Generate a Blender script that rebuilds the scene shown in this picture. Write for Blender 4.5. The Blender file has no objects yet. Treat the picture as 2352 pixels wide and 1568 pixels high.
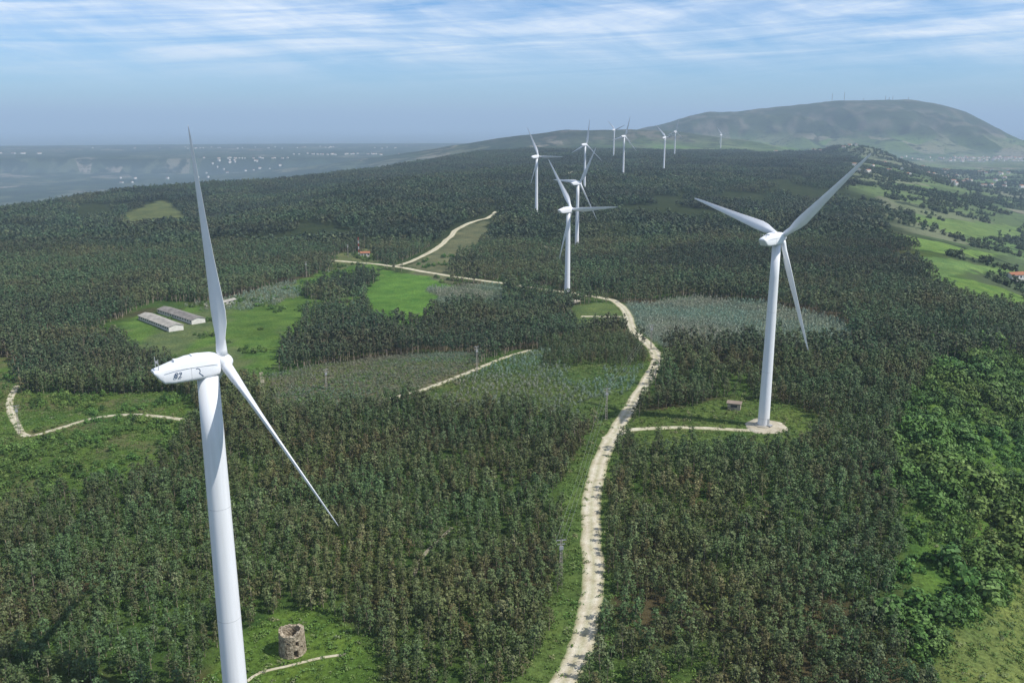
import bpy, math, numpy as np, time
from mathutils import Vector, Matrix
T0=time.time()
rng=np.random.default_rng(7)
SC=bpy.context.scene
COL=SC.collection
# ---------------------------------------------------------------- noise / terrain
def vn(x,y,s=0):
    xi=np.floor(x);yi=np.floor(y);xf=x-xi;yf=y-yi
    def h(i,j):
        v=np.sin(i*127.1+j*311.7+s*74.7)*43758.5453
        return v-np.floor(v)
    u=xf*xf*(3-2*xf);v=yf*yf*(3-2*yf)
    return (h(xi,yi)*(1-u)+h(xi+1,yi)*u)*(1-v)+(h(xi,yi+1)*(1-u)+h(xi+1,yi+1)*u)*v
def fbm(x,y,s=0,o=4):
    a=0;w=.5;t=0
    for k in range(o):
        a=a+w*vn(x*2**k+k*17.3,y*2**k-k*9.1,s+k);t+=w;w*=.5
    return a/t-0.5
def sst(t):
    t=np.clip(t,0,1);return t*t*(3-2*t)
CP=np.array([(0,60,0),(0,150,0),(-53,146,-5),(-47,168,-1),(60,170,0),(93,300,6),(60,300,4),(-60,300,-2),(41,606,-14),(-60,600,-14),(67,878,-14),(33,1113,0),(123,1474,5),(227,1793,12),(339,1970,8),(307,2673,12),(530,2893,8),(900,3840,-12),
(-300,300,-8),(-200,485,-12),(-400,800,-16),(150,450,-2),(265,725,-8),(-700,1300,-32),(-727,1900,-30),(-500,2100,-24),(-331,2450,-12),(500,1400,-24),(600,2000,-14),(800,2600,-8),(1200,3500,-18),(-100,-200,0)],float)
def XE(y): return np.interp(y,[-200,100,174,300,393,600,900,1400,2000,3000,4000],[60,72,88,140,200,300,390,530,700,1100,1400])
def WE(y): return np.interp(y,[100,400,900,2000],[150,220,330,600])
def XL(y): return np.interp(y,[0,600,1250,1650,1900,2100,2450,3000,4000],[-1500,-1100,-770,-810,-740,-520,-340,-150,200])
def height(x,y):
    x=np.asarray(x,float);y=np.asarray(y,float)
    d=np.hypot(x,y);s=0.10*d+35
    num=0;den=1e-12
    for cx,cy,cz in CP:
        w=np.exp(-((x-cx)**2+(y-cy)**2)/(2*s*s))+1e-9
        num=num+w*cz;den=den+w
    P=num/den
    P=P+fbm(x/160,y/160,3)*np.clip((d-250)/600,0,1)*12
    vr=-88+fbm(x/500,y/500,9)*30
    z=P+(vr-P)*sst((x-XE(y)+fbm(x/40,y/40,5)*14)/WE(y))
    vl=-170+fbm(x/900,y/900,11)*40
    z=z+(vl-z)*sst((XL(y)-x)/600)
    base=np.interp(x,[-1500,1500],[-170,-95])+fbm(x/900,y/900,11)*30
    z=z+(base-z)*sst((y-3700)/1200)
    h2=np.interp(x,[-1700,-1017,-528,-235,34,304,670,920,1290,1780,2400],[-170,-112,-44,-2,40,70,74,62,22,-60,-95])+fbm(x/300,y/300,21)*30
    b=np.exp(-((y-5000)/900)**2)
    z=np.where(h2>base,z+(np.maximum(h2,z)-z)*b,z)
    xm=x*(1+np.maximum(7500-y,0)/7500*.95)
    m=np.interp(xm,[300,993,1355,1609,1862,2114,2440,2730,3273,3526,3780,3997,4258,4612,6000],[-90,35,124,201,203,231,266,292,300,266,203,100,-20,-80,-90])
    g=np.where(y<7500,sst((y-5300)/2100),1-sst((y-7500)/2500))
    rid=1-np.abs(fbm(x/420+y/1500,y/900,31))*4
    mm=m-(1-g)*(m+90)+(rid-0.6)*95*g*(1-g)*4*np.clip((m+90)/200,0,1)+fbm(x/120,y/160,33)*20*g
    z=np.where((y>5200)&(mm>z),mm,z)
    z=z+45*np.exp(-(((x-1425)/130)**2+((y-3600)/260)**2))
    fl=sst((d-9000)/4000)
    return z*(1-fl)+fl*(-170)
def axis(a,b,st,g,lo_,hi_):
    c=list(np.arange(a,b,st));s=st;x=c[-1];hi=[]
    while x<hi_: s=s*(1+g);x+=s;hi.append(x)
    s=st;x=a;lo=[]
    while x>lo_: s=s*(1+g);x-=s;lo.append(x)
    return np.array(lo[::-1]+c+hi)
xs=axis(-260,260,3,.018,-40000,40000);ys=axis(90,640,3,.012,-300,60000)
X,Y=np.meshgrid(xs,ys);Z=height(X,Y)
def gh(x,y):
    x=np.asarray(x,float);y=np.asarray(y,float)
    i=np.clip(np.searchsorted(xs,x)-1,0,len(xs)-2);j=np.clip(np.searchsorted(ys,y)-1,0,len(ys)-2)
    u=(x-xs[i])/(xs[i+1]-xs[i]);v=(y-ys[j])/(ys[j+1]-ys[j])
    return (Z[j,i]*(1-u)+Z[j,i+1]*u)*(1-v)+(Z[j+1,i]*(1-u)+Z[j+1,i+1]*u)*v
# ---------------------------------------------------------------- map data (world metres)
main_r=[(1,130),(10,155),(15,168),(18,182),(21,202),(22,225),(26,254),(31,275),(38,298),(47,324),(59,362),(68,395),(71,428),(70,489),(75,556),(73,595),(65,610),(40,634),(18,657),(-34,704),(-65,730),(-95,763),(-136,801),(-182,827)]
north_r=[(-106,775),(-98,788),(-77,875),(-68,961),(-65,998),(-57,1023),(-30,1091),(-21,1154)]
b_r=[(32,288),(37,291),(43,296),(59,297),(74,295),(84,293),(90,294)]
dirt_r=[(-53,344),(-40,354),(-30,366),(-17,385),(-3,411),(9,430)]
l_r=[(-235,395),(-220,363),(-202,336),(-187,317),(-179,324),(-170,337),(-152,337),(-126,324)]
c_r=[(45,554),(57,550),(72,544)]
s_r=[(-123,410),(-113,377),(-109,355)]
t_r=[(-25,200),(-24,209),(-21,217),(-17,226)]
m_r=[(-55,158),(-53,161),(-48,163),(-41,166),(-36,167)]
r_r=[(31,889),(41,872),(58,862)]
f_r=[(98,1718),(108,1780),(136,1945),(155,1873)]
def smooth(pts,step=2.5):
    P=[np.array(q,float) for q in pts];P=[2*P[0]-P[1]]+P+[2*P[-1]-P[-2]];o=[]
    for i in range(1,len(P)-2):
        L=np.linalg.norm(P[i+1]-P[i]);n=max(2,int(L/step))
        for k in range(n):
            t=k/n
            o.append(.5*((2*P[i])+(P[i+1]-P[i-1])*t+(2*P[i-1]-5*P[i]+4*P[i+1]-P[i+2])*t*t+(-P[i-1]+3*P[i]-3*P[i+1]+P[i+2])*t**3))
    o.append(P[-2]);return np.array(o)
roads={}
for nm,pts,w in [('main',main_r,5.8),('north',north_r,6.5),('b',b_r,3.2),('dirt',dirt_r,3.2),('l',l_r,3.2),('c',c_r,4.2),('s',s_r,2.2),('t',t_r,1.3),('m',m_r,.8),('r',r_r,6),('f',f_r,10)]:
    roads[nm]=(smooth(pts),w)
def droad(x,y,nm):
    p=roads[nm][0];best=np.full(x.shape,1e9);side=np.zeros(x.shape)
    lo=p.min(0)-30;hi=p.max(0)+30
    k=(x>lo[0])&(x<hi[0])&(y>lo[1])&(y<hi[1])
    if not k.any(): return best,side
    xx=x[k];yy=y[k];bb=np.full(xx.shape,1e9);ss=np.zeros(xx.shape)
    for i in range(0,len(p),2):
        d=np.hypot(xx-p[i,0],yy-p[i,1]);q=d<bb;bb=np.where(q,d,bb);ss=np.where(q,xx-p[i,0],ss)
    best[k]=bb;side[k]=ss
    return best,side
ZN={
'mill':[(-66,140),(-64,160),(-63,175),(-57,184),(-49,185),(-40,181),(-30,170),(-22,155),(-20,140)],
'left':[(-302,440),(-273,449),(-262,441),(-228,384),(-214,380),(-144,374),(-126,327),(-121,286),(-125,267),(-134,256),(-147,243),(-149,234),(-157,217),(-220,210),(-330,300)],
'mid':[(-245,536),(-215,600),(-175,713),(-129,808),(-113,755),(-113,621),(-149,600),(-137,540),(-139,502),(-116,418),(-159,420),(-193,469),(-225,500)],
'bright':[(-118,693),(-114,761),(-63,708),(-47,677),(-62,585),(-97,580)],
'rows':[(-121,405),(-80,428),(-40,437),(-17,426),(-23,386),(-54,346),(-100,342)],
'blue':[(80,594),(136,604),(168,570),(190,510),(190,458),(150,462),(79,470),(77,519)],
'cen':[(-39,344),(-15,389),(10,429),(28,470),(66,474),(66,377),(45,330),(34,300),(24,302),(4,324),(-30,321)],
'bcl':[(47,314),(71,322),(91,332),(111,322),(114,303),(95,284),(70,287),(43,290)],
'far':[(-620,1386),(-657,1670),(-496,1340),(-539,1266)],
'cpad':[(41,591),(74,591),(74,544),(40,548)],
'mast':[(-178,846),(-144,885),(-124,807),(-162,805)],
'nrd':[(-95,769),(-75,902),(-58,1010),(-35,1063),(-24,1046),(-45,903),(-65,795),(-49,716)],
'f1':[(592,1348),(838,1566),(953,1623),(851,1447),(623,1216)],
'f2':[(398,955),(463,948),(641,1125),(418,811),(381,830)],
'f3':[(324,686),(419,701),(520,720),(440,620),(386,600),(301,576)],
'f4':[(350,778),(422,779),(536,902),(640,960),(487,819),(334,677)],
'blu2':[(-67,673),(-16,683),(-5,643),(-55,615)],
'wood':[(-158,640),(-147,696),(-116,724),(-110,644),(-144,621)],
'lr':[(118,190),(140,215),(150,190),(125,150),(92,130),(88,158),(96,172)]}
ZID={k:i+1 for i,k in enumerate(ZN)}
def inpoly(x,y,P):
    c=np.zeros(x.shape,bool);n=len(P)
    for i in range(n):
        x1,y1=P[i];x2,y2=P[(i+1)%n]
        if y1==y2: continue
        c^=((y1>y)!=(y2>y))&(x<(x2-x1)*(y-y1)/(y2-y1)+x1)
    return c
def zone0(x,y):
    sc=np.clip(y/300,.6,3)
    xj=x+fbm(x/12,y/12,51)*9*sc;yj=y+fbm(x/12,y/12,57)*9*sc
    z=np.zeros(x.shape,int)
    for k,P in ZN.items():
        P_=np.array(P);q=(xj>P_[:,0].min())&(xj<P_[:,0].max())&(yj>P_[:,1].min())&(yj<P_[:,1].max())
        if q.any():
            t=np.zeros(x.shape,bool);t[q]=inpoly(xj[q],yj[q],P);z[t]=ZID[k]
    return z
def zone(x,y):
    # clearings get a wide open margin on their southern side
    z=zone0(x,y);z1=zone0(x*1.045,y*1.045);z2=zone0(x*1.085,y*1.085)
    a=(z==0)&np.isin(z1,[ZID[k] for k in ('rows','bcl','mid','bright','blue','cpad','mast','nrd','far','blu2')]);z=np.where(a,z1,z)
    a=(z==0)&np.isin(z2,[ZID[k] for k in ('mid','bright','blue','cpad','mast','nrd','far','blu2')]);return np.where(a,z2,z)
# turbines: rotor-centre x,y ; rotor-centre height ; phase
TB=[(-51.5,149.5,68.9,92,1),(93,300,72,45,1),(41,606,52.5,6,0),(67.5,878,53,59,0),(33,1113,70,1,0),(123,1474,76.5,81,0),(227,1793,85.5,73,0),(307,2673,92,140,0),(339,1970,80,138,0),(530,2893,85.5,78,0),(900,3840,63,10,0)]
# ---------------------------------------------------------------- material helpers
def mat(name):
    m=bpy.data.materials.new(name);m.use_nodes=True;nt=m.node_tree;b=nt.nodes['Principled BSDF'];b.inputs['Roughness'].default_value=.85
    b.inputs['Specular IOR Level'].default_value=.2
    return m,nt,b
def N(nt,t,**k):
    n=nt.nodes.new(t)
    for a,v in k.items():
        if a in n.inputs.keys(): n.inputs[a].default_value=v
        else: setattr(n,a,v)
    return n
def mix(nt,f,a,b,mode='MIX'):
    n=nt.nodes.new('ShaderNodeMix');n.data_type='RGBA';n.blend_type=mode
    for s,v in ((0,f),(6,a),(7,b)):
        if hasattr(v,'is_linked') or hasattr(v,'links'): nt.links.new(v,n.inputs[s])
        elif s==0: n.inputs[0].default_value=v
        else: n.inputs[s].default_value=(*v,1)
    return n.outputs[2]
def ramp(nt,f,stops,const=False):
    r=nt.nodes.new('ShaderNodeValToRGB');e=r.color_ramp.elements
    while len(e)<len(stops): e.new(.5)
    for i,(p,c) in enumerate(stops): e[i].position=p;e[i].color=(*c,1) if len(c)==3 else c
    nt.links.new(f,r.inputs[0]);return r.outputs[0]
def g3(v): return (v,v,v)
def noise(nt,vec,scale,det=4,rough=.55):
    n=N(nt,'ShaderNodeTexNoise');n.inputs['Scale'].default_value=scale;n.inputs['Detail'].default_value=det;n.inputs['Roughness'].default_value=rough
    nt.links.new(vec,n.inputs['Vector']);return n.outputs['Fac']
def plain(name,col,rough=.7,var=.12,scale=2.):
    m,nt,b=mat(name);b.inputs['Roughness'].default_value=rough
    tc=N(nt,'ShaderNodeTexCoord');f=noise(nt,tc.outputs['Object'],scale)
    c=mix(nt,1.,ramp(nt,f,[(.3,g3(1-var)),(.7,g3(1+var))]),col,'MULTIPLY')
    nt.links.new(c,b.inputs['Base Color']);return m
def mesh_obj(name,V,Fs,m=None,parent=None,smooth_=False,col=None):
    me=bpy.data.meshes.new(name);me.from_pydata([tuple(map(float,v)) for v in V],[],[tuple(int(i) for i in f) for f in Fs]);me.update()
    if m: me.materials.append(m)
    if smooth_: me.polygons.foreach_set('use_smooth',[True]*len(me.polygons))
    o=bpy.data.objects.new(name,me);(col or COL).objects.link(o)
    if parent: o.parent=parent
    return o
def empty(name,loc,rz=0):
    o=bpy.data.objects.new(name,None);o.location=loc;o.rotation_euler=(0,0,rz);COL.objects.link(o);return o
def loft(rings,cap=True):
    V=[];F=[];n=len(rings[0])
    for r in rings: V+=list(r)
    for i in range(len(rings)-1):
        for k in range(n):
            a=i*n+k;b=i*n+(k+1)%n;F.append((a,b,b+n,a+n))
    if cap: F.append(tuple(range(n))[::-1]);F.append(tuple(range((len(rings)-1)*n,len(rings)*n)))
    return V,F
def circ(r,z,n=32,cx=0,cy=0):
    return [(cx+r*math.cos(2*math.pi*k/n),cy+r*math.sin(2*math.pi*k/n),z) for k in range(n)]
def boxes(lst):
    V=[];F=[]
    for (x0,x1,y0,y1,z0,z1) in lst:
        b=len(V);V+=[(x0,y0,z0),(x1,y0,z0),(x1,y1,z0),(x0,y1,z0),(x0,y0,z1),(x1,y0,z1),(x1,y1,z1),(x0,y1,z1)]
        F+=[(b,b+3,b+2,b+1),(b+4,b+5,b+6,b+7),(b,b+1,b+5,b+4),(b+1,b+2,b+6,b+5),(b+2,b+3,b+7,b+6),(b+3,b,b+4,b+7)]
    return V,F
# ---------------------------------------------------------------- terrain mesh + zone colours
n,m_=X.shape
V=np.stack([X,Y,Z],-1).reshape(-1,3);idx=np.arange(n*m_).reshape(n,m_)
Fc=np.stack([idx[:-1,:-1],idx[:-1,1:],idx[1:,1:],idx[1:,:-1]],-1).reshape(-1,4)
me=bpy.data.meshes.new('terrain');me.vertices.add(len(V));me.vertices.foreach_set('co',V.ravel())
me.loops.add(Fc.size);me.loops.foreach_set('vertex_index',Fc.ravel().astype(np.int32))
me.polygons.add(len(Fc));me.polygons.foreach_set('loop_start',np.arange(0,Fc.size,4,dtype=np.int32));me.polygons.foreach_set('loop_total',np.full(len(Fc),4,np.int32));me.polygons.foreach_set('use_smooth',np.ones(len(Fc),bool));me.update()
x=V[:,0];y=V[:,1];zz=V[:,2];zn=zone(x,y)
C=np.zeros((len(V),4),np.float32)
def lerp(a,b,t): return a*(1-t[:,None])+np.array(b)*t[:,None]
nz=fbm(x/30,y/30,71)+.5;nz2=fbm(x/9,y/9,73)+.5
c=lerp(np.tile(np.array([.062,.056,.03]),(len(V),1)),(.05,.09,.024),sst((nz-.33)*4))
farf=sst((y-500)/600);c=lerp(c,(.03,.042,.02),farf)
xe=XE(y);d_e=x-xe
sl=sst((d_e+6)/14)*(1-sst((y-600)/300));c=lerp(c,(.075,.14,.03),sl)
GC={'mill':(.075,.13,.026),'left':(.07,.12,.028),'mid':(.075,.135,.032),'bright':(.075,.155,.032),'rows':(.12,.118,.075),'blue':(.12,.15,.105),'cen':(.07,.105,.035),'bcl':(.075,.115,.032),'far':(.09,.11,.045),'cpad':(.09,.13,.045),'mast':(.11,.13,.055),'nrd':(.10,.11,.06),'f1':(.11,.17,.055),'f2':(.11,.18,.05),'f3':(.10,.17,.045),'f4':(.10,.165,.055),'blu2':(.09,.12,.07),'wood':(.03,.05,.02),'lr':(.12,.16,.05)}
plainm=np.maximum(sst((d_e-np.where(y>660,.04,.6)*WE(y)+fbm(x/90,y/90,61)*90)/60)*(y>450),sst((XL(y)-250-x)/150));plainm=np.maximum(plainm,sst((y-3500)/500))
plainm=plainm*(1-.8*sst((zz+5)/60)*(y>4300))
for k,g in GC.items():
    q=zn==ZID[k];cc=np.array(g)*(0.75+.5*nz[q])[:,None]*(.8+.4*nz2[q])[:,None]
    if k=='mid':
        t=sst((fbm(x[q]/25,y[q]/60,77)+.09)*8)*np.where(y[q]>580,1,.65);cc=cc*(1-t[:,None])+np.array((.10,.118,.062))*t[:,None]
    if k=='left':
        t=sst((fbm(x[q]/18,y[q]/18,79)-.05)*9);cc=cc*(1-t[:,None])+np.array((.10,.11,.05))*t[:,None]
    c[q]=cc;plainm[q]=0
dm,sd=droad(x,y,'main')
vg=(dm<np.where(sd<0,10.5,5.5))&(y<480);c[vg]=np.array((.075,.12,.034))*(.7+.6*nz2[vg])[:,None];plainm[vg]=0
mtn=(y>4300)&(zz>-60);c[mtn]=np.array((.032,.041,.028))*(.4+1.2*nz[mtn])[:,None]
rk=mtn&(fbm(x/90,y/130,83)>.12);c[rk]=(.10,.092,.078)
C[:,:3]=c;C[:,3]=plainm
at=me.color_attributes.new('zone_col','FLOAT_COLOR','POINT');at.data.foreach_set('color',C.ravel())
ter=bpy.data.objects.new('terrain',me);COL.objects.link(ter)
m,nt,b=mat('terrain_ground');tc=N(nt,'ShaderNodeTexCoord');P=tc.outputs['Object']
a=N(nt,'ShaderNodeAttribute',attribute_name='zone_col')
f1=noise(nt,P,.9,6,.7);f2=noise(nt,P,.08,5,.6)
col=mix(nt,1.,a.outputs['Color'],ramp(nt,f1,[(.3,g3(.5)),(.7,g3(1.5))]),'MULTIPLY')
col=mix(nt,1.,col,ramp(nt,f2,[(.3,(.7,.78,.8)),(.7,(1.35,1.2,1.1))]),'MULTIPLY')
vo=N(nt,'ShaderNodeTexVoronoi');vo.inputs['Scale'].default_value=.0052;vo.inputs['Randomness'].default_value=.9
mp=N(nt,'ShaderNodeMapping');mp.inputs['Scale'].default_value=(1,.7,0.0);nt.links.new(P,mp.inputs[0]);nt.links.new(mp.outputs[0],vo.inputs['Vector'])
sp=N(nt,'ShaderNodeSeparateColor');nt.links.new(vo.outputs['Color'],sp.inputs[0])
fl_=ramp(nt,sp.outputs[0],[(0,(.025,.04,.024)),(.4,(.035,.05,.03)),(.6,(.05,.075,.04)),(.75,(.10,.11,.07)),(.85,(.05,.07,.035)),(.97,(.2,.18,.14))])
fr_=ramp(nt,sp.outputs[0],[(0,(.055,.08,.036)),(.2,(.11,.155,.062)),(.4,(.15,.16,.10)),(.55,(.075,.11,.048)),(.7,(.13,.18,.075)),(.82,(.19,.18,.13)),(.95,(.10,.16,.055))])
f3=noise(nt,P,.012,6,.6)
fl_=mix(nt,ramp(nt,f3,[(.46,g3(0)),(.54,g3(1))]),fl_,(.025,.038,.024));fr_=mix(nt,ramp(nt,f3,[(.55,g3(0)),(.59,g3(.95))]),fr_,(.032,.045,.026))
sX=N(nt,'ShaderNodeSeparateXYZ');nt.links.new(P,sX.inputs[0]);mr=N(nt,'ShaderNodeMapRange');mr.inputs[1].default_value=200;mr.inputs[2].default_value=700;nt.links.new(sX.outputs[0],mr.inputs[0])
fc=mix(nt,mr.outputs[0],fl_,fr_)
f4=noise(nt,P,.05,3,.6);fc=mix(nt,ramp(nt,f4,[(.58,g3(0)),(.63,g3(.8))]),fc,(.03,.045,.024))
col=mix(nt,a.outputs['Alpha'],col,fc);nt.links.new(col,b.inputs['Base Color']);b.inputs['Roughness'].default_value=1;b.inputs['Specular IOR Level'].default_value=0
bp=N(nt,'ShaderNodeBump');bp.inputs['Distance'].default_value=.6;bp.inputs['Strength'].default_value=.8;nt.links.new(f1,bp.inputs['Height']);nt.links.new(bp.outputs[0],b.inputs['Normal'])
me.materials.append(m)
# ---------------------------------------------------------------- roads
def gravel(name,edge,k=1.):
    m,nt,b=mat(name);tc=N(nt,'ShaderNodeTexCoord');P=tc.outputs['Object'];uv=N(nt,'ShaderNodeUVMap')
    f1=noise(nt,P,.35,6,.65);f2=noise(nt,P,3.,4,.65)
    col=ramp(nt,f1,[(.3,(.37*k,.32*k,.225*k)),(.5,(.51*k,.46*k,.35*k)),(.7,(.59*k,.55*k,.45*k))])
    col=mix(nt,1.,col,ramp(nt,f2,[(.3,g3(.75)),(.7,g3(1.15))]),'MULTIPLY')
    if edge:
        sx=N(nt,'ShaderNodeSeparateXYZ');nt.links.new(uv.outputs[0],sx.inputs[0])
        rt=ramp(nt,sx.outputs[0],[(0,(.4,.5,.28)),(.09,(.8,.82,.7)),(.28,g3(1.08)),(.5,(.8,.83,.72)),(.72,g3(1.08)),(.91,(.8,.82,.7)),(1,(.4,.5,.28))])
        col=mix(nt,1.,col,rt,'MULTIPLY')
    nt.links.new(col,b.inputs['Base Color']);b.inputs['Roughness'].default_value=1;b.inputs['Specular IOR Level'].default_value=0
    return m
RM=gravel('pale_gravel',True);PM=gravel('pad_gravel',False,.85);SM=gravel('bare_soil',True,.55)
def build_road(name,pl,w,h=.16,seed=0,M_=None):
    t=np.gradient(pl,axis=0);t/=np.linalg.norm(t,axis=1)[:,None];nn=np.stack([t[:,1],-t[:,0]],1);k=9
    s=np.arange(len(pl));V=[];F=[];U=[]
    wl=w/2*(1+.3*fbm(s/4.,s*0+1.+seed,91)+.25*fbm(s/1.5,s*0+seed,93));wr=w/2*(1+.3*fbm(s/4.,s*0+9.+seed,95)+.25*fbm(s/1.5,s*0+seed,97))
    for i in range(len(pl)):
        for j in range(k):
            u=j/(k-1);o=-wl[i]+(wl[i]+wr[i])*u;q=pl[i]+nn[i]*o;e=0 if 0<j<k-1 else -.14
            V.append((q[0],q[1],float(gh(q[0],q[1]))+h+e));U.append((u,i*.1))
    for i in range(len(pl)-1):
        for j in range(k-1): F.append((i*k+j,i*k+j+1,(i+1)*k+j+1,(i+1)*k+j))
    o=mesh_obj(name,V,F,M_ or RM,smooth_=True);l=o.data.uv_layers.new(name='UVMap')
    for lo in o.data.loops: l.data[lo.index].uv=U[lo.vertex_index]
    return o
for i,(k,(pl,w)) in enumerate(roads.items()):
    build_road('gravel_road' if w>5 else 'dirt_track',pl,w,.16+.006*i+(.4 if k in('f',) else .25 if k in ('north','r') else 0),i*7.,SM if k in 'ts' else None)
def pad(name,cx,cy,R,h,seed,sq=1.):
    V=[(cx,cy,float(gh(cx,cy))+h)];F=[];ns=48;rr=[.25,.5,.75,1.,1.03]
    for j,f in enumerate(rr):
        for k in range(ns):
            a=2*math.pi*k/ns;r=R*f*(1+.4*float(fbm(np.array([math.cos(a)*1.6+seed]),np.array([math.sin(a)*1.6]),5)[0])*(f>.6));px,py=cx+r*math.cos(a)*sq,cy+r*math.sin(a);V.append((px,py,float(gh(px,py))+(h if j<4 else -.1)))
    for k in range(ns): F.append((0,1+k,1+(k+1)%ns))
    for j in range(4):
        for k in range(ns):
            a=1+j*ns+k;b_=1+j*ns+(k+1)%ns;F.append((a,a+ns,b_+ns,b_))
    return mesh_obj(name,V,F,PM,smooth_=True)
# ---------------------------------------------------------------- turbines
WM=plain('white_turbine_paint',(.76,.77,.79),.4,.04,.35)
m2,nt2,b2=mat('tower_paint');tc=N(nt2,'ShaderNodeTexCoord');mp=N(nt2,'ShaderNodeMapping');mp.inputs['Scale'].default_value=(1.2,1.2,.06);nt2.links.new(tc.outputs['Object'],mp.inputs[0])
f=noise(nt2,mp.outputs[0],1.,5,.6);nt2.links.new(ramp(nt2,f,[(.3,(.69,.70,.71)),(.65,(.77,.78,.80))]),b2.inputs['Base Color']);b2.inputs['Roughness'].default_value=.4;TM=m2
DK=plain('dark_grey',(.06,.06,.065),.6);GM=plain('grey_metal',(.3,.31,.32),.5);SEAM=plain('joint_grey',(.5,.51,.52),.5);CONC=plain('concrete',(.36,.33,.27),.9,.2,.5);BLUE=plain('dark_blue_paint',(.04,.08,.15),.5)
def blade_mesh(R):
    rings=[];st=[(1.1,.95,.95,0,1),(2.2,.95,.95,0,1),(4.5,1.35,.85,.22,.6),(7.2,3.3,.66,.30,0),(9.5,3.65,.55,.26,0),(14,3.2,.42,.2,0),(19,2.6,.32,.15,0),(25,2.0,.24,.1,0),(31,1.5,.18,.06,0),(36,1.05,.11,.03,0),(39,.72,.08,.01,0),(40.4,.42,.05,0,0),(R,.08,.02,0,0)]
    for i,(r,ch,th,tw,ro) in enumerate(st):
        if ro==1: ch=.95*2
        if ro==.6: ch=2.2
        ring=[]
        for k in range(20):
            a=2*math.pi*k/20;cx=math.cos(a);sy=math.sin(a)
            tt=th*sy*(1 if ro==1 else (1 if cx<0 else (1-cx*.8)))
            px=ch*(.5*cx+(0 if ro==1 else .18))
            ca=math.cos(tw);sa=math.sin(tw)
            ring.append((tt*ca+px*sa,-(px*ca-tt*sa),r))
        rings.append(ring)
    return loft(rings)
BV,BF=blade_mesh(41.)
def turbine(hx,hy,hz,phase,near):
    big=hx<-50;YAW=math.radians(35.5 if big else 40.8);TILT=math.radians(6.5 if big else 4)
    ox=hx-2.8*math.cos(YAW);oy=hy-2.8*math.sin(YAW);bz=float(gh(ox,oy));H=hz-bz
    e=empty('wind_turbine',(ox,oy,bz),YAW);ns=64 if near else 24
    rb,rt=(2.3,1.85) if big else (2.05,1.4)
    prof=lambda z:rb+(rt-rb)*(z/H)
    rings=[circ(prof(z),z,ns) for z in (-3,0,H*.2,H*.4,H*.6,H*.8,H-2.0)]
    V,F=loft(rings);mesh_obj('tower',V,F,TM,e,True)
    V=[];F=[]
    for z in (H*.045,H*.3,H*.62):
        v,f=loft([circ(prof(z)+.012,z-.05,ns),circ(prof(z)+.012,z+.05,ns)]);b_=len(V);V+=v;F+=[tuple(i+b_ for i in q) for q in f]
    mesh_obj('section_joints',V,F,SEAM,e)
    V,F=loft([circ(3.3,-1.5,40),circ(3.3,.35,40),circ(3.0,.5,40),circ(2.9,.55,40)]);mesh_obj('foundation',V,F,CONC,e)
    V,F=boxes([(-.5,.5,-rb-.06,-rb+.3,.9,3.1),(-.9,.9,-rb-1.3,-rb+.1,.56,.85)]);mesh_obj('door',V,F,GM,e)
    st=[(2.0,1.35,-1.5,1.4),(1.7,1.65,-1.85,1.75),(.8,1.85,-2.05,1.95),(-1,1.95,-2.15,2.05),(-3.5,1.95,-2.2,1.9),(-6,1.85,-2.2,1.25),(-7.6,1.65,-2.05,.8),(-8.3,1.5,-1.3,.6),(-8.9,1.35,-.45,.42),(-9.15,1.2,-.1,.3)]
    rings=[]
    for (px,w,zb,zt) in st:
        r=[]
        for k in range(28):
            a=2*math.pi*k/28;ca=math.cos(a);sa=math.sin(a);ex=.32
            yy=w*math.copysign(abs(ca)**ex,ca);q=math.copysign(abs(sa)**ex,sa)
            if q>0: yy*=1-.16*q
            r.append((px,yy,H+(zb+zt)/2+(zt-zb)/2*q))
        rings.append(r)
    V,F=loft(rings);o=mesh_obj('nacelle',V,F,WM,e,True)
    md=o.modifiers.new('es','EDGE_SPLIT');md.split_angle=math.radians(38)
    if near:
        B=[(-8.4,-8.3,-1.1,-1.02,H+.5,H+2.4),(-8.4,-8.3,1.02,1.1,H+.5,H+2.4),(-8.42,-8.28,-1.2,1.2,H+1.5,H+1.58),(-8.6,-8.1,-.1,.1,H+1.58,H+1.9)]
        V,F=boxes(B);mesh_obj('weather_mast',V,F,GM,e)
        V,F=boxes([(-2.6,-1.2,-.7,.7,H+1.9,H+2.15),(-5.6,-4.2,-.6,.6,H+1.3,H+1.72)]);mesh_obj('roof_hatches',V,F,WM,e)
        V,F=boxes([(-7.4,1.5,-1.975,-1.9,H+.28,H+.32),(-3.2,-3.17,-1.975,-1.9,H-1.9,H+.28)]);mesh_obj('panel_seams',V,F,SEAM,e)
    rings=[]
    for px,r in [(2.02,1.2),(2.1,1.5),(3.3,1.5),(3.9,1.25),(4.3,.85),(4.55,.4),(4.62,.05)]:
        rings.append([(px,r*math.cos(2*math.pi*k/28),H+r*math.sin(2*math.pi*k/28)) for k in range(28)])
    V,F=loft(rings);mesh_obj('hub',V,F,WM,e,True)
    cone=math.radians(3.5)
    for i in range(3):
        ph=math.radians(phase+120*i);cs,sn=math.cos(ph),math.sin(ph)
        d=Vector((math.sin(cone),-cs*math.cos(cone),sn*math.cos(cone)))
        nn=Vector((math.cos(cone),cs*math.sin(cone),-sn*math.sin(cone)))
        tg=d.cross(nn)
        Mx=Matrix((nn,tg*1,d)).transposed()
        Mx=Matrix.Rotation(-TILT,3,'Y')@Mx@Matrix.Rotation(math.radians(10),3,'Z')
        o=mesh_obj('blade_%d'%(i+1),BV,BF,WM,e,True)
        M4=Mx.to_4x4();M4.translation=Vector((2.9,0,H));o.matrix_local=M4
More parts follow.
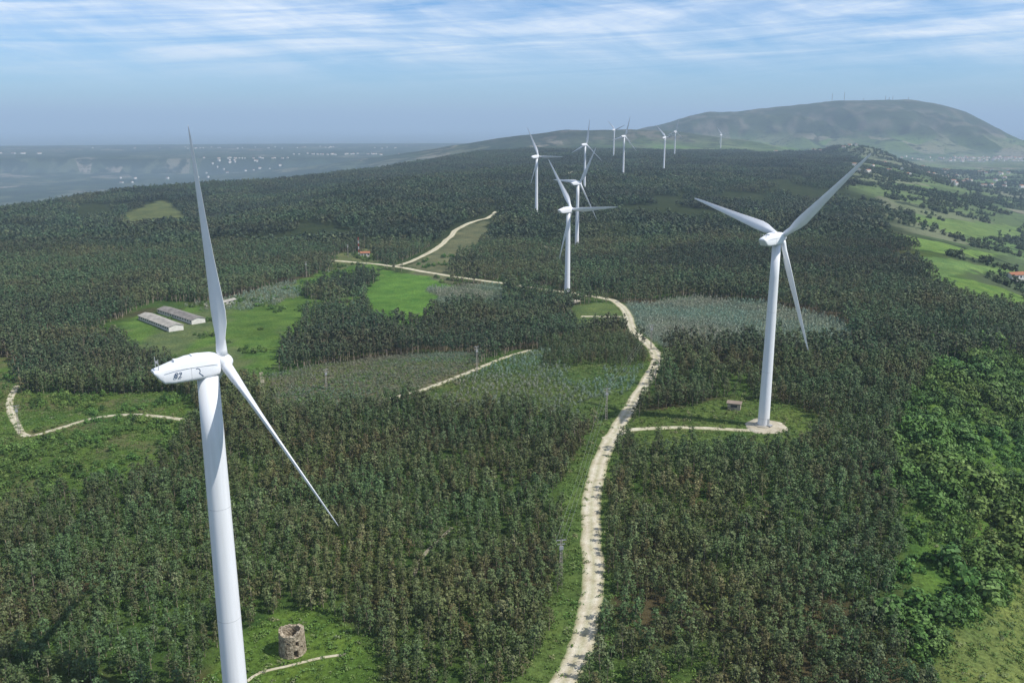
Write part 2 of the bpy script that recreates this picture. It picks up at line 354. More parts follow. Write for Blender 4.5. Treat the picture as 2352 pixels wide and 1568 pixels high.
    if big:
        cu=bpy.data.curves.new('nacelle_number','FONT');cu.body='82';cu.size=1.4;cu.shear=.25;cu.extrude=.01;o=bpy.data.objects.new('nacelle_number',cu);COL.objects.link(o);o.parent=e
        cu.materials.append(BLUE);o.location=(-6.3,-2.0,H-1.1);o.rotation_euler=(math.pi/2,0,math.radians(-2.))
        V=[];F=[];k=12
        for i in range(k+1):
            a=math.radians(-50+170*i/k)
            for r in (.42,.55): V.append((-2.2+r*math.cos(a)*.9,-1.975,H-.45+r*math.sin(a)))
        for i in range(k): F.append((2*i,2*i+1,2*i+3,2*i+2))
        b_=len(V);V+=[(-2.05,-1.975,H-.82),(-1.88,-1.975,H-.8),(-1.2,-1.975,H-1.45),(-1.32,-1.975,H-1.52)];F.append((b_,b_+1,b_+2,b_+3));mesh_obj('nacelle_mark',V,F,BLUE,e)
    return (ox,oy)
tpos=[turbine(*t) for t in TB]
for i,(ox,oy) in enumerate(tpos[:7]): pad('turbine_pad',ox+.5,oy-(1 if i else -1),7.5 if i==1 else (3.8 if i==0 else 8.5),.2+.001*i,i*3.1)
# ---------------------------------------------------------------- instanced vegetation
def leafmat(name,stops,stand=.22):
    m,nt,b=mat(name);oi=N(nt,'ShaderNodeObjectInfo');ge=N(nt,'ShaderNodeNewGeometry')
    c=ramp(nt,oi.outputs['Random'],stops)
    f=noise(nt,oi.outputs['Location'],.016,3,.6)
    c=mix(nt,1.,c,ramp(nt,f,[(.35,(1.22,.98,.86)),(.6,(.86,1.04,.95))]),'MULTIPLY')
    # forest stands planted at different times differ in tone
    vo=N(nt,'ShaderNodeTexVoronoi');vo.inputs['Scale'].default_value=.0085
    mp=N(nt,'ShaderNodeMapping');mp.inputs['Scale'].default_value=(.8,1.2,0);mp.inputs['Rotation'].default_value=(0,0,.3);nt.links.new(oi.outputs['Location'],mp.inputs[0]);nt.links.new(mp.outputs[0],vo.inputs['Vector'])
    sp=N(nt,'ShaderNodeSeparateColor');nt.links.new(vo.outputs['Color'],sp.inputs[0])
    c=mix(nt,1.,c,ramp(nt,sp.outputs[0],[(0,(1-stand,1-stand*.9,1-stand*.7)),(1,(1+stand*1.1,1+stand*1.2,1+stand*.9))]),'MULTIPLY')
    f2=ramp(nt,ge.outputs['Random Per Island'],[(0,g3(.65)),(1,g3(1.4))])
    c=mix(nt,1.,c,f2,'MULTIPLY')
    nt.links.new(c,b.inputs['Base Color']);b.inputs['Roughness'].default_value=.6;b.inputs['Specular IOR Level'].default_value=.2
    return m
EUC=leafmat('eucalyptus_leaves',[(0,(.086,.081,.036)),(.3,(.068,.090,.035)),(.7,(.074,.110,.042)),(.92,(.098,.130,.056)),(1,(.14,.15,.078))],.12)
EUM=leafmat('tall_eucalyptus_leaves',[(0,(.068,.074,.038)),(.4,(.060,.085,.041)),(.8,(.073,.106,.051)),(1,(.10,.12,.062))],.32)
EUF=leafmat('eucalyptus_leaves_mass',[(0,(.045,.055,.031)),(.5,(.046,.068,.034)),(1,(.068,.09,.047))],.34)
BLU=leafmat('young_eucalyptus_leaves',[(0,(.14,.185,.145)),(.5,(.18,.235,.19)),(1,(.24,.28,.24))],.05)
BRN=leafmat('heath_leaves',[(0,(.13,.14,.10)),(.5,(.14,.17,.12)),(1,(.18,.2,.15))],.05)
BSH=leafmat('broadleaf_leaves',[(0,(.035,.07,.018)),(.25,(.055,.112,.024)),(.7,(.085,.16,.033)),(1,(.125,.195,.055))],.12)
VTR=leafmat('valley_tree_leaves',[(0,(.03,.045,.02)),(.6,(.045,.07,.028)),(1,(.06,.09,.035))],.15)
TUF=leafmat('grass_blades',[(0,(.07,.12,.025)),(.5,(.09,.15,.033)),(.9,(.12,.16,.05)),(1,(.18,.18,.10))],.05)
BARK=plain('bark',(.34,.28,.21),.9,.3,3.)
def tree_mesh(name,H,crown0,R,nclump,nleaf,ls,lm,trunk_r,flat=.75,seed=0,spread=.28,shape='cone',asp=.6):
    r=np.random.default_rng(seed);V=[];F=[];M=[]
    if trunk_r>0:
        bend=r.normal(0,.02*H,2);k=6;rings=[]
        for t in (0,.3,.6,.93):
            rad=trunk_r*(1-t*.85);rings.append([(bend[0]*t*t+rad*math.cos(2*math.pi*q/k),bend[1]*t*t+rad*math.sin(2*math.pi*q/k),t*H-(.3 if t==0 else 0)) for q in range(k)])
        v,f=loft(rings);V+=v;F+=f;M+=[1]*len(f)
    cl=[]
    for i in range(nclump):
        t=((i+r.random())/nclump);z=crown0+(H-crown0)*t
        if shape=='cone': rr=R*(1-t)**.5*(.45+.55*min(1,t*4+.3))
        elif shape=='dome': rr=R*math.sqrt(max(0,1-t*t))
        else: rr=R*(math.sin(math.pi*min(1,t*.82+.18))**.6)
        a=r.random()*6.283;q=rr*math.sqrt(r.uniform(.15,1));cx,cy=q*math.cos(a),q*math.sin(a);cl.append((cx,cy,z))
        if trunk_r>0 and nclump>12 and i%3==0:
            b=len(V);w=trunk_r*.25;z0=z-q*.7
            V+=[(w,0,z0),(-w,w,z0),(-w,-w,z0),(cx,cy,z)];F+=[(b,b+1,b+3),(b+1,b+2,b+3),(b+2,b,b+3)];M+=[1]*3
    sp=R*spread;mid=np.array([0,0,(crown0+H)*.45])
    for (cx,cy,z) in cl:
        for j in range(nleaf):
            off=r.normal(0,1,3)*np.array([sp,sp,sp*flat]);c=np.array([cx,cy,z])+off
            c[2]=max(c[2],.05)
            o1=(c-mid)/np.array([R,R,(H-crown0)*.5]);o1/=np.linalg.norm(o1)+1e-9;o2=off/(np.linalg.norm(off)+1e-9)
            nrm=o1*.8+o2*.5+r.normal(0,.45,3);nrm[2]+=.25;nrm/=np.linalg.norm(nrm)
            t=np.cross(nrm,r.normal(0,1,3));t/=np.linalg.norm(t)+1e-9;bb=np.cross(nrm,t);s=ls*r.uniform(.6,1.35)
            b=len(V);V+=[c-t*s,c-bb*s*asp,c+t*s,c+bb*s*asp];F.append((b,b+1,b+2,b+3));M.append(0)
    me=bpy.data.meshes.new(name);me.from_pydata([tuple(map(float,v)) for v in V],[],F);me.update();me.materials.append(lm);me.materials.append(BARK);me.polygons.foreach_set('material_index',M)
    return me
def coll(name,meshes):
    c=bpy.data.collections.new(name)
    for i,me in enumerate(meshes):
        o=bpy.data.objects.new(me.name,me);c.objects.link(o)
    return c
CN=coll('near_eucalyptus',[tree_mesh('euc_n%d'%i,5.8,1.2,1.33,25,11,.20,EUC,.09,seed=i,spread=.18,shape='oval' if i%3 else 'cone',asp=.78) for i in range(7)])
CM=coll('tall_eucalyptus',[tree_mesh('euc_m%d'%i,10.2,4.0,1.8,14,7,.46,EUM,.17,seed=20+i,spread=.22,shape='oval',asp=.8) for i in range(5)])
CF=coll('far_eucalyptus',[tree_mesh('euc_f%d'%i,9.5,2,2.6,9,4,1.0,EUF,0,seed=40+i,spread=.25,shape='oval',asp=.8) for i in range(4)])
CB=coll('bushes',[tree_mesh('bush%d'%i,2.4,.1,1.9,28,10,.25,BSH,0,seed=60+i,spread=.15,shape='dome',asp=.8) for i in range(5)])
CV=coll('valley_bushes',[tree_mesh('vbush%d'%i,3.2,.1,1.9,12,7,.5,VTR,0,seed=160+i,spread=.2,shape='dome',asp=.8) for i in range(3)])
CS=coll('young_plants',[tree_mesh('young%d'%i,2.2,.1,.8,9,6,.26,BLU,0,seed=80+i,spread=.3,shape='cone') for i in range(3)])
CR=coll('heath_plants',[tree_mesh('heath%d'%i,1.1,.05,.7,7,6,.22,BRN,0,seed=90+i,spread=.3,shape='dome') for i in range(3)])
CG=coll('tufts',[tree_mesh('tuft%d'%i,.5,.02,.7,6,5,.2,TUF,0,seed=95+i,spread=.4,shape='dome') for i in range(3)])
def scatter(name,x,y,scl,cl,sink=.05):
    z=gh(x,y)-sink;N_=len(x);me=bpy.data.meshes.new(name);me.vertices.add(N_);me.vertices.foreach_set('co',np.stack([x,y,z],-1).ravel())
    a=me.attributes.new('scl','FLOAT_VECTOR','POINT');s=np.stack([scl*rng.uniform(.88,1.18,N_),scl*rng.uniform(.88,1.18,N_),scl*rng.uniform(.75,1.2,N_)],-1);a.data.foreach_set('vector',s.ravel())
    a=me.attributes.new('rot','FLOAT_VECTOR','POINT');a.data.foreach_set('vector',np.stack([rng.normal(0,.05,N_),rng.normal(0,.05,N_),rng.uniform(0,6.283,N_)],-1).ravel())
    a=me.attributes.new('pick','INT','POINT');a.data.foreach_set('value',rng.integers(0,60,N_).astype(np.int32))
    o=bpy.data.objects.new(name,me);COL.objects.link(o)
    ng=bpy.data.node_groups.new(name+'_gn','GeometryNodeTree');ng.interface.new_socket('Geometry',in_out='INPUT',socket_type='NodeSocketGeometry');ng.interface.new_socket('Geometry',in_out='OUTPUT',socket_type='NodeSocketGeometry')
    gi=ng.nodes.new('NodeGroupInput');go=ng.nodes.new('NodeGroupOutput');ip=ng.nodes.new('GeometryNodeInstanceOnPoints');ci=ng.nodes.new('GeometryNodeCollectionInfo')
    ci.inputs['Collection'].default_value=cl;ci.inputs['Separate Children'].default_value=True;ci.inputs['Reset Children'].default_value=True
    ng.links.new(gi.outputs[0],ip.inputs['Points']);ng.links.new(ci.outputs[0],ip.inputs['Instance']);ip.inputs['Pick Instance'].default_value=True
    for nm,ty,so in (('scl','FLOAT_VECTOR','Scale'),('rot','FLOAT_VECTOR','Rotation'),('pick','INT','Instance Index')):
        na=ng.nodes.new('GeometryNodeInputNamedAttribute');na.data_type=ty;na.inputs['Name'].default_value=nm
        ng.links.new([q for q in na.outputs if q.enabled and q.name=='Attribute'][0],ip.inputs[so])
    ng.links.new(ip.outputs[0],go.inputs[0]);md=o.modifiers.new('scatter','NODES');md.node_group=ng
    return o
def grid(y0,y1,sp,ang,jit,mar=60,slope=.66,xmin=-1e9,xmax=1e9,sp2=None):
    sp2=sp2 or sp;L=max(y1,slope*y1+mar)*1.5;a=np.arange(-L,L,sp);b_=np.arange(-L,L,sp2);A,B=np.meshgrid(a,b_);A=A.ravel();B=B.ravel()
    cy=(y0+y1)/2;ca,sa=math.cos(ang),math.sin(ang);xx=A*ca-B*sa;yy=A*sa+B*ca+cy
    k=(yy>y0)&(yy<y1)&(np.abs(xx)<slope*np.maximum(yy,0)+mar)&(xx>xmin)&(xx<xmax);xx=xx[k];yy=yy[k]
    return xx+rng.normal(0,jit*sp,xx.shape),yy+rng.normal(0,jit*sp2,yy.shape)
def clear(x,y,extra=0):
    ok=np.ones(x.shape,bool)
    for nm,(pl,w) in roads.items():
        d,s=droad(x,y,nm)
        if nm=='main': lim=np.where(s<0,np.where(y<330,8.5,4.8),4.2);lim=np.where(y>600,9,lim)
        elif nm in('north','r','f'): lim=w/2+6
        elif nm=='m' : lim=2.
        elif nm=='t': lim=1.8
        else: lim=w/2+2.0
        ok&=d>lim+extra
        if nm in ('main','north','r','c'):
            for q in (1.035,1.07):
                kk=y>600
                d2,_=droad(np.where(kk,x*q,1e6),y*q,nm);ok&=d2>w/2+1
    for i,(ox,oy) in enumerate(tpos):
        ok&=np.hypot(x-ox,y-oy)>10
    ok&=np.hypot(x+48,y-168)>6
    return ok
def isz(z,*names): 
    r=np.zeros(z.shape,bool)
    for k in names: r|=z==ZID[k]
    return r
NT=0
# near forest (planted rows)
x,y=grid(105,390,2.7,math.radians(8),.15,sp2=3.1)
z=zone(x,y);de=x-XE(y)
dens=fbm(x/22,y/22,101)+.5
pr=np.clip(.58+1.1*(dens-.3),.3,.96)
pr=np.where(inpoly(x,y,[(45,328),(110,335),(125,385),(62,395)]),pr*.5,pr);pr=np.where(inpoly(x,y,[(20,140),(50,140),(46,182),(24,190)]),pr*.6,pr)
k=(z==0)&clear(x,y)&(de<-1+fbm(x/10,y/10,5)*10)&(rng.random(len(x))<pr)
x,y=x[k],y[k];s=1.02+.4*fbm(x/35,y/35,107)+rng.normal(0,.15,len(x));s*=np.interp(y,[150,300,390],[.98,1.12,1.5])
scatter('eucalyptus_plantation',x,y,np.clip(s,.45,2),CN);NT+=len(x)
# mid forest
x,y=grid(390,900,3.1,math.radians(20),.2,sp2=3.7)
z=zone(x,y);de=x-XE(y)
dens=fbm(x/40,y/40,103)+.5
lim=np.where(y>670,8+fbm(x/60,y/60,8)*80,.55*WE(y)*np.clip((y-380)/150,0,1)+fbm(x/60,y/60,8)*60)
k=((z==0)|isz(z,'wood'))&clear(x,y)&(de<lim)&(rng.random(len(x))<np.clip(.68+1.2*(dens-.35),.35,1))
k&=~(inpoly(x,y,[(-250,490),(-180,470),(-170,560),(-180,610),(-250,600)]))
x,y=x[k],y[k];s=.92+.6*fbm(x/45,y/45,109)+rng.normal(0,.12,len(x));scatter('eucalyptus_forest',x,y,np.clip(s,.45,1.5),CM);NT+=len(x)
# far forest
x,y=grid(900,3700,6.0,math.radians(-15),.28,mar=100)
z=zone(x,y);de=x-XE(y)
k=(z==0)&clear(x,y)&(de<.04*WE(y)+fbm(x/150,y/150,8)*260)&(x>XL(y)-420)&(fbm(x/120,y/120,117)<np.where(x>200,.13,.17))
x,y=x[k],y[k];s=.95+.8*fbm(x/90,y/90,111)+rng.normal(0,.14,len(x));scatter('eucalyptus_forest_mass',x,y,np.clip(s,.45,1.5),CF);NT+=len(x)
# broadleaf scrub on the scarp
x,y=grid(100,620,2.6,.3,.35,xmin=60)
z=zone(x,y);de=x-XE(y);q=fbm(x/18,y/18,121)
k=(de>-4+fbm(x/10,y/10,5)*10)&(z==0)&(q<.11)&(rng.random(len(x))<.66)&(x<XE(y)+WE(y)+60)
x,y=x[k],y[k];s=np.exp(rng.normal(-.28,.4,len(x)))*(1+1.4*np.clip(fbm(x/25,y/25,123)+.1,0,1)*2);scatter('broadleaf_scrub',x,y,np.clip(s,.35,2.6),CB,.2);NT+=len(x)
# hedges and scattered trees in the valley
x,y=grid(560,3800,29,.2,.4,mar=300,xmin=200)
z=zone(x,y);de=x-XE(y);k=(de>-20)&((z==0)|(rng.random(len(x))<.06))&(fbm(x/90,y/90,131)>.0)
x,y=x[k],y[k];x=np.concatenate([x+rng.normal(0,11,len(x)) for _ in range(7)]);y=np.concatenate([y+rng.normal(0,4.5,len(y)) for _ in range(7)]);scatter('valley_trees',x,y,rng.uniform(.8,2.4,len(x)),CV,.2)
# shrubs: left field, clearings
x,y=grid(180,900,3.4,.7,.4);z=zone(x,y);q=fbm(x/20,y/20,133)
k=((isz(z,'left')&(q>.03))|(isz(z,'mid','mast','far','nrd')&(q>.14))|(isz(z,'mill','lr','bcl')&(q>.18))|isz(z,'wood'))&clear(x,y,1)
x,y=x[k],y[k];scatter('field_shrubs',x,y,rng.uniform(.35,1.15,len(x)),CB,.1)
# rows of young plants
x,y=grid(420,700,2.3,math.radians(12),.08,sp2=3.8);z=zone(x,y);k=isz(z,'blue','blu2')&clear(x,y);x,y=x[k],y[k];scatter('young_eucalyptus_rows',x,y,rng.uniform(.75,1.35,len(x)),CS);NT+=len(x)
x,y=grid(540,860,3.2,math.radians(30),.14,sp2=4.5);z=zone(x,y);k=isz(z,'mid')&clear(x,y)&(y>575)&(fbm(x/25,y/60,77)>-.08);x,y=x[k],y[k];scatter('young_shrub_rows',x,y,rng.uniform(.8,1.4,len(x)),CS)
x,y=grid(300,480,1.6,math.radians(38),.1,sp2=3.6);z=zone(x,y);k=isz(z,'rows')&clear(x,y);x1,y1=x[k],y[k]
scatter('heath_rows',x1,y1,rng.uniform(.7,1.4,len(x1)),CR)
x,y=grid(290,480,2.3,math.radians(50),.22);z=zone(x,y);q=fbm(x/25,y/25,137);k=isz(z,'cen')&clear(x,y)&(q>-.16);x,y=x[k],y[k]
scatter('young_eucalyptus_plants',x,y,rng.uniform(.45,.9,len(x)),CS)
x,y=grid(330,480,3.0,math.radians(8),.15,sp2=4.6);z=zone(x,y);k=isz(z,'cen')&clear(x,y)&(x>22+fbm(x/20,y/20,151)*40)&(y>385);x,y=x[k],y[k]
scatter('young_trees_by_road',x,y,rng.uniform(.7,1.15,len(x)),CN)
# grass tufts
x,y=grid(110,420,1.5,.4,.4,mar=30);z=zone(x,y);dm,sd=droad(x,y,'main');k=((z>0)|(dm<11)|(fbm(x/14,y/14,141)>.0))&(rng.random(len(x))<.6);
ok=np.ones(x.shape,bool)
for nm,(pl,w) in roads.items():
    d,_=droad(x,y,nm);ok&=d>w/2+.0
for (ox,oy) in tpos: ok&=np.hypot(x-ox,y-oy)>7.5
k&=ok&(np.hypot(x+48,y-168)>3.2);x,y=x[k],y[k];scatter('grass_tufts',x,y,rng.uniform(.5,1.5,len(x)),CG,.03)
# ---------------------------------------------------------------- windmill ruin
m,nt,b=mat('rubble_stone');tc=N(nt,'ShaderNodeTexCoord');vo=N(nt,'ShaderNodeTexVoronoi');vo.inputs['Scale'].default_value=3.2;nt.links.new(tc.outputs['Object'],vo.inputs['Vector'])
sp=N(nt,'ShaderNodeSeparateColor');nt.links.new(vo.outputs['Color'],sp.inputs[0]);c_=ramp(nt,sp.outputs[0],[(0,(.19,.16,.12)),(.5,(.32,.28,.22)),(1,(.42,.38,.31))])
f=noise(nt,tc.outputs['Object'],1.1,5);c_=mix(nt,1.,c_,ramp(nt,f,[(.35,(.6,.56,.48)),(.65,(1.25,1.2,1.1))]),'MULTIPLY')
nt.links.new(c_,b.inputs['Base Color']);bp=N(nt,'ShaderNodeBump');bp.inputs['Distance'].default_value=.12;nt.links.new(vo.outputs['Distance'],bp.inputs['Height']);nt.links.new(bp.outputs[0],b.inputs['Normal']);STONE=m
wx,wy=-48,168.5;wz=float(gh(wx,wy));e=empty('windmill_ruin',(wx,wy,wz))
HT=5.3;ns=72;zl=np.linspace(-.8,HT,22);V=[];F=[]
def op(a,z):
    a=(math.degrees(a)+360)%360
    for (a0,a1,z0,z1) in [(292,308,.0,1.7),(300,314,2.8,3.9),(322,334,1.8,2.5),(262,271,3.2,3.9),(120,150,0,2.2),(210,224,2.8,3.8),(60,74,2.8,3.8)]:
        if a0<=a<=a1 and z0<=z<=z1: return True
    return False
nl=len(zl)
for side,(r0,r1) in enumerate(((2.95,2.7),(2.1,1.95))):
    for i,zq in enumerate(zl):
        for k in range(ns):
            a=2*math.pi*k/ns;zt=zq
            if i==nl-1: zt=zq+.28*math.sin(a*2.2+1)+.12*math.sin(a*7)+.1*math.sin(a*17)
            rr=r0+(r1-r0)*(zq/HT)+rng.normal(0,.02);V.append((rr*math.cos(a),rr*math.sin(a),zt))
def vid(s,i,k): return s*nl*ns+i*ns+(k%ns)
cell=lambda i,k: op(2*math.pi*((k%ns)+.5)/ns,(zl[i]+zl[i+1])/2)
for i in range(nl-1):
    for k in range(ns):
        if cell(i,k): continue
        F.append((vid(0,i,k),vid(0,i,k+1),vid(0,i+1,k+1),vid(0,i+1,k)));F.append((vid(1,i,k),vid(1,i+1,k),vid(1,i+1,k+1),vid(1,i,k+1)))
        if cell(i,k+1): F.append((vid(0,i,k+1),vid(1,i,k+1),vid(1,i+1,k+1),vid(0,i+1,k+1)))
        if cell(i,k-1): F.append((vid(0,i,k),vid(0,i+1,k),vid(1,i+1,k),vid(1,i,k)))
        if i<nl-2 and cell(i+1,k): F.append((vid(0,i+1,k),vid(0,i+1,k+1),vid(1,i+1,k+1),vid(1,i+1,k)))
        if i>0 and cell(i-1,k): F.append((vid(0,i,k),vid(1,i,k),vid(1,i,k+1),vid(0,i,k+1)))
for k in range(ns): F.append((vid(0,nl-1,k),vid(0,nl-1,k+1),vid(1,nl-1,k+1),vid(1,nl-1,k)))
mesh_obj('round_wall',V,F,STONE,e)
V,F=loft([circ(2.2,-.3,36),circ(2.2,.35,36)]);mesh_obj('rubble_floor',V,F,plain('rubble',(.16,.14,.09),.9,.3),e)
# ---------------------------------------------------------------- buildings
def wallhouse(name,cx,cy,rz,L,W,H,rh,wall,roof,wins=None):
    zz=float(gh(cx,cy));e=empty(name,(cx,cy,zz),rz)
    V=[(-L/2,-W/2,-1),(L/2,-W/2,-1),(L/2,W/2,-1),(-L/2,W/2,-1),(-L/2,-W/2,H),(L/2,-W/2,H),(L/2,W/2,H),(-L/2,W/2,H),(-L/2,0,H+rh),(L/2,0,H+rh)]
    F=[(0,1,5,4),(1,2,6,9,5),(2,3,7,6),(3,0,4,8,7)]
    mesh_obj('walls',V,F,wall,e)
    o=.4;q=rh*o/(W/2)
    V=[]
    for t in (.02,.2):
        V+=[(-L/2-o,-W/2-o,H-q+t),(L/2+o,-W/2-o,H-q+t),(L/2+o,0,H+rh+t),(-L/2-o,0,H+rh+t),(-L/2-o,W/2+o,H-q+t),(L/2+o,W/2+o,H-q+t)]
    F=[(6,7,8,9),(9,8,11,10),(1,0,3,2),(2,3,4,5),(0,1,7,6),(5,4,10,11),(1,2,8,7),(2,5,11,8),(3,0,6,9),(4,3,9,10)]
    mesh_obj('roof',V,F,roof,e)
    if wins:
        B=[];n=wins
        for i in range(n):
            px=-L/2+L*(i+.5)/n
            for s in (-1,1):
                y0=s*W/2;B.append((px-L/n*.25,px+L/n*.25,min(y0,y0+s*.05)-.02,max(y0,y0+s*.05)+.02,H*.45,H*.8))
        B.append((-L/2-.06,-L/2+.05,-.6,.6,0,min(2.1,H*.8)))
        V,F=boxes(B);mesh_obj('openings',V,F,DK,e)
    return e
WW=plain('whitewash',(.66,.64,.58),.9,.12,.4);FR=plain('fibre_cement_roof',(.33,.31,.27),.9,.3,.35);FR2=plain('old_roof',(.2,.185,.165),.9,.35,.35);TR=plain('clay_tile',(.30,.13,.07),.9,.2,.5);BR=plain('rendered_wall',(.42,.35,.27),.9,.15,.6);HR=plain('hut_roof',(.24,.19,.15),.9,.2,.6)
wallhouse('poultry_barn',-219,529,math.atan2(-34,33),46,9,2.6,1.3,WW,FR,wins=14)
wallhouse('poultry_barn',-214,550,math.atan2(-34,35),48,9,2.6,1.3,WW,FR2,wins=14)
wallhouse('farm_shed',-199,597,1.2,14,4,2.4,.8,WW,FR,wins=3)
wallhouse('white_house',-143,843,.2,9,7,3.6,1.2,WW,TR,wins=3)
wallhouse('transformer_hut',85,317,-.35,4.8,3.4,2.6,.3,BR,HR,wins=1)
wallhouse('farmhouse',455,778,.3,16,9,5,2,WW,TR,wins=4)
wallhouse('farmhouse',470,792,1.2,12,8,3.4,2,WW,TR,wins=4)
mx,my=-150,848;e=empty('radio_mast',(mx,my,float(gh(mx,my))))
RED=plain('red_paint',(.42,.05,.03),.5)
for cidx,(mm,nm) in enumerate(((WM,'white_sections'),(RED,'red_sections'))):
    B=[]
    for s in range(6):
        if s%2!=cidx: continue
        z0=s*3
        for a in range(3):
            px,py=.45*math.cos(a*2.094),.45*math.sin(a*2.094);B.append((px-.09,px+.09,py-.09,py+.09,z0,z0+3))
        for q in range(3): B.append((-.5,.5,-.06,.06,z0+q,z0+q+.12));B.append((-.06,.06,-.5,.5,z0+q+.5,z0+q+.62))
    V,F=boxes(B);mesh_obj(nm,V,F,mm,e)
# utility poles
PC=plain('pole_concrete',(.30,.27,.23),.9,.15)
poles=[(12,194,12.5,.2),(35,307,12.5,.2),(-16,381,12,.6),(-191,319,12,.5),(-81,364,9,.6),(-172,720,13,.9),(-159,839,12,.9),(70,425,12.5,.2)]
tops={}
for (px,py,H,rz) in poles:
    z=float(gh(px,py));e=empty('utility_pole',(px,py,z),rz)
    w0,w1=.36,.17
    V=[];F=[]
    for sgn in (-1,1):
        b_=len(V);t=.08
        V+=[(sgn*w0-t,-.12,-1),(sgn*w0+t,-.12,-1),(sgn*w0+t,.12,-1),(sgn*w0-t,.12,-1),(sgn*w1-t,-.09,H),(sgn*w1+t,-.09,H),(sgn*w1+t,.09,H),(sgn*w1-t,.09,H)]
        F+=[(b_,b_+1,b_+5,b_+4),(b_+1,b_+2,b_+6,b_+5),(b_+2,b_+3,b_+7,b_+6),(b_+3,b_,b_+4,b_+7),(b_+4,b_+5,b_+6,b_+7)]
    B=[]
    for i in range(12):
        zz=H*(i+.5)/12;w=w0+(w1-w0)*zz/H;B.append((-w,w,-.07,.07,zz-.1,zz+.1))
    v,f=boxes(B);b_=len(V);V+=v;F+=[tuple(i+b_ for i in q) for q in f];mesh_obj('shaft',V,F,PC,e)
    v,f=boxes([(-1.3,1.3,-.08,.08,H-.25,H-.08),(-1.0,1.0,-.06,.06,H-1.3,H-1.18),(-.5,.5,-.35,-.12,H-2.6,H-1.7)]);mesh_obj('crossarm',v,f,GM,e)
    v,f=boxes([(q-.06,q+.06,-.06,.06,H-.08,H+.25) for q in (-1.2,0,1.2)]);mesh_obj('insulators',v,f,DK,e)
    tops[(px,py)]=[(px+q*math.cos(rz),py+q*math.sin(rz),z+H+.25) for q in (-1.2,0,1.2)]
def wires(a,b):
    cu=bpy.data.curves.new('power_line','CURVE');cu.dimensions='3D';cu.bevel_depth=.014
    for p0,p1 in zip(tops[a],tops[b]):
        s=cu.splines.new('POLY');s.points.add(12)
        for i in range(13):
            t=i/12;s.points[i].co=(p0[0]+(p1[0]-p0[0])*t,p0[1]+(p1[1]-p0[1])*t,p0[2]+(p1[2]-p0[2])*t-1.8*4*t*(1-t),1)
    cu.materials.append(GM);o=bpy.data.objects.new('power_line',cu);COL.objects.link(o)
wires((12,194),(35,307));wires((35,307),(70,425))
# distant villages (one mesh each)
def village(name,cx,cy,rx,ry,n,smin=8,smax=18):
    V=[];F=[];MI=[]
    for i in range(n):
        px=cx+rng.normal(0,rx);py=cy+rng.normal(0,ry);z=float(gh(px,py));L=rng.uniform(smin,smax);W=rng.uniform(7,10);H=rng.uniform(4,8);a=rng.uniform(0,3.14);ca,sa=math.cos(a),math.sin(a)
        b_=len(V)
        for (u,v,w) in [(-L/2,-W/2,-3),(L/2,-W/2,-3),(L/2,W/2,-3),(-L/2,W/2,-3),(-L/2,-W/2,H),(L/2,-W/2,H),(L/2,W/2,H),(-L/2,W/2,H),(-L/2,0,H+2),(L/2,0,H+2)]: V.append((px+u*ca-v*sa,py+u*sa+v*ca,z+w))
        for f,mi in (((0,1,5,4),0),((1,2,6,9,5),0),((2,3,7,6),0),((3,0,4,8,7),0),((4,5,9,8),1),((8,9,6,7),1)): F.append(tuple(b_+q for q in f));MI.append(mi)
    o=mesh_obj(name,V,F,WW);o.data.materials.append(TR);o.data.polygons.foreach_set('material_index',MI)
for a in [(2900,5250,200,90,150),(2500,5000,300,60,30),(-1577,5207,110,60,34,8,18),(-1154,5942,180,60,34,8,18),(-3392,6031,160,50,7,30,60),(1500,2950,200,120,26),(1650,3600,400,160,50),(-2000,7600,700,150,30,8,18),(-1800,4300,200,150,8),(1250,2500,200,200,12)]: village('distant_village',*a)
B=[]
for px,h in [(2640,60),(2740,70),(3080,32),(3110,22),(3140,30),(3270,24),(2900,18)]:
    z=float(gh(px,7450));B.append((px-1.5,px+1.5,7448,7452,z-5,z+h))
V,F=boxes(B);mesh_obj('summit_antennas',V,F,GM)
# ---------------------------------------------------------------- haze (air), sky, sun, camera
def haze(name,z0,z1,dens,colr):
    V,F=boxes([(-50000+z0,50000+z0,-8000+z0,75000+z0,z0,z1)]);hz=mesh_obj(name,V,F)
    hm=bpy.data.materials.new(name);hm.use_nodes=True;nt=hm.node_tree;nt.nodes.clear();o=nt.nodes.new('ShaderNodeOutputMaterial');vs=nt.nodes.new('ShaderNodeVolumeScatter');vs.inputs['Color'].default_value=(*colr,1);vs.inputs['Density'].default_value=dens
    va=nt.nodes.new('ShaderNodeVolumeAbsorption');va.inputs['Color'].default_value=(*colr,1);va.inputs['Density'].default_value=dens
    ad=nt.nodes.new('ShaderNodeAddShader');nt.links.new(vs.outputs[0],ad.inputs[0]);nt.links.new(va.outputs[0],ad.inputs[1]);nt.links.new(ad.outputs[0],o.inputs['Volume']);hz.data.materials.append(hm)
haze('haze',-400,600,8.5e-5,(.60,.80,1))
haze('low_haze',-420,-45,1.0e-4,(.60,.80,1))
AZ=math.radians(108);EL=math.radians(52)
w=bpy.data.worlds.new('World');SC.world=w;w.use_nodes=True;nt=w.node_tree;bg=nt.nodes['Background'];sk=nt.nodes.new('ShaderNodeTexSky');sk.sky_type='NISHITA';sk.sun_disc=False;sk.sun_elevation=EL;sk.sun_rotation=AZ;sk.air_density=1.;sk.dust_density=.2;sk.ozone_density=3.5
tc=N(nt,'ShaderNodeTexCoord');sx=N(nt,'ShaderNodeSeparateXYZ');nt.links.new(tc.outputs['Generated'],sx.inputs[0])
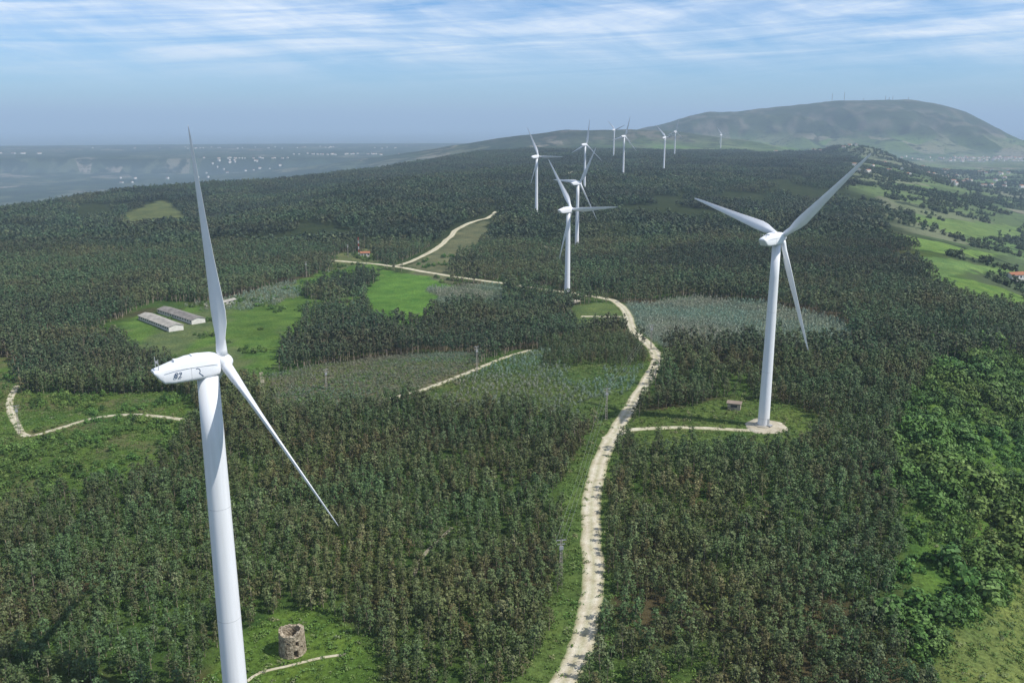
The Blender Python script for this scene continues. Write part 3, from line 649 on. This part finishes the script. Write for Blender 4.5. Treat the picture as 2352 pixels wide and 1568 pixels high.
def math_(op_,a,b=None):
    n=nt.nodes.new('ShaderNodeMath');n.operation=op_
    for i,v in enumerate((a,b)):
        if v is None: continue
        if isinstance(v,(int,float)): n.inputs[i].default_value=v
        else: nt.links.new(v,n.inputs[i])
    return n.outputs[0]
az=math_('ARCTAN2',sx.outputs[0],sx.outputs[1]);elv=sx.outputs[2]
def vec(ax,ay,kx,ky,shear=0,off=0):
    c=nt.nodes.new('ShaderNodeCombineXYZ');a=math_('MULTIPLY',ax,kx);b=math_('MULTIPLY',ay,ky)
    if shear: b=math_('ADD',b,math_('MULTIPLY',ax,shear))
    nt.links.new(a,c.inputs[0]);nt.links.new(b,c.inputs[1]);c.inputs[2].default_value=off;return c.outputs[0]
n1=noise(nt,vec(az,elv,2.6,46,-2.2),1.,10,.66);n1.node.inputs['Distortion'].default_value=.7
n2=noise(nt,vec(az,elv,6,34,9.,3.),1.,8,.65);n2.node.inputs['Distortion'].default_value=.4
n3=noise(nt,vec(az,elv,1.8,12,0,7.),1.,3,.5)
cl=math_('ADD',math_('MULTIPLY',n1,.6),math_('MULTIPLY',n2,.32));cl=math_('ADD',cl,math_('MULTIPLY',n3,.28))
cm=ramp(nt,cl,[(.49,g3(0)),(.58,g3(.35)),(.70,g3(1))])
em=ramp(nt,elv,[(.028,g3(0)),(.055,g3(.4)),(.08,g3(1)),(.6,g3(.7))])
cm=math_('MULTIPLY',cm,em)
skc=mix(nt,1.,sk.outputs[0],ramp(nt,elv,[(0,(.66,.93,1.24)),(.06,(.57,.89,1.27)),(.15,(.55,.85,1.2)),(.45,(.8,.95,1.1))]),'MULTIPLY')
skc=mix(nt,math_('MULTIPLY',cm,.88),skc,(9.2,9.7,10.4))
nt.links.new(skc,bg.inputs[0]);bg.inputs[1].default_value=.115
sl=bpy.data.lights.new('sun','SUN');sl.energy=5.0;sl.color=(1,.955,.89);sl.angle=math.radians(.5);so=bpy.data.objects.new('sun',sl);COL.objects.link(so)
d=Vector((math.sin(AZ)*math.cos(EL),math.cos(AZ)*math.cos(EL),math.sin(EL)));so.rotation_euler=d.to_track_quat('Z','Y').to_euler()
c=bpy.data.cameras.new('camera');co=bpy.data.objects.new('camera',c);COL.objects.link(co);co.location=(0,0,110);co.rotation_euler=(math.pi/2-math.atan(.25),0,0);c.lens=30.61;c.sensor_width=36;c.clip_end=150000;SC.camera=co
SC.view_settings.view_transform='Standard';SC.view_settings.look='None';SC.view_settings.exposure=0
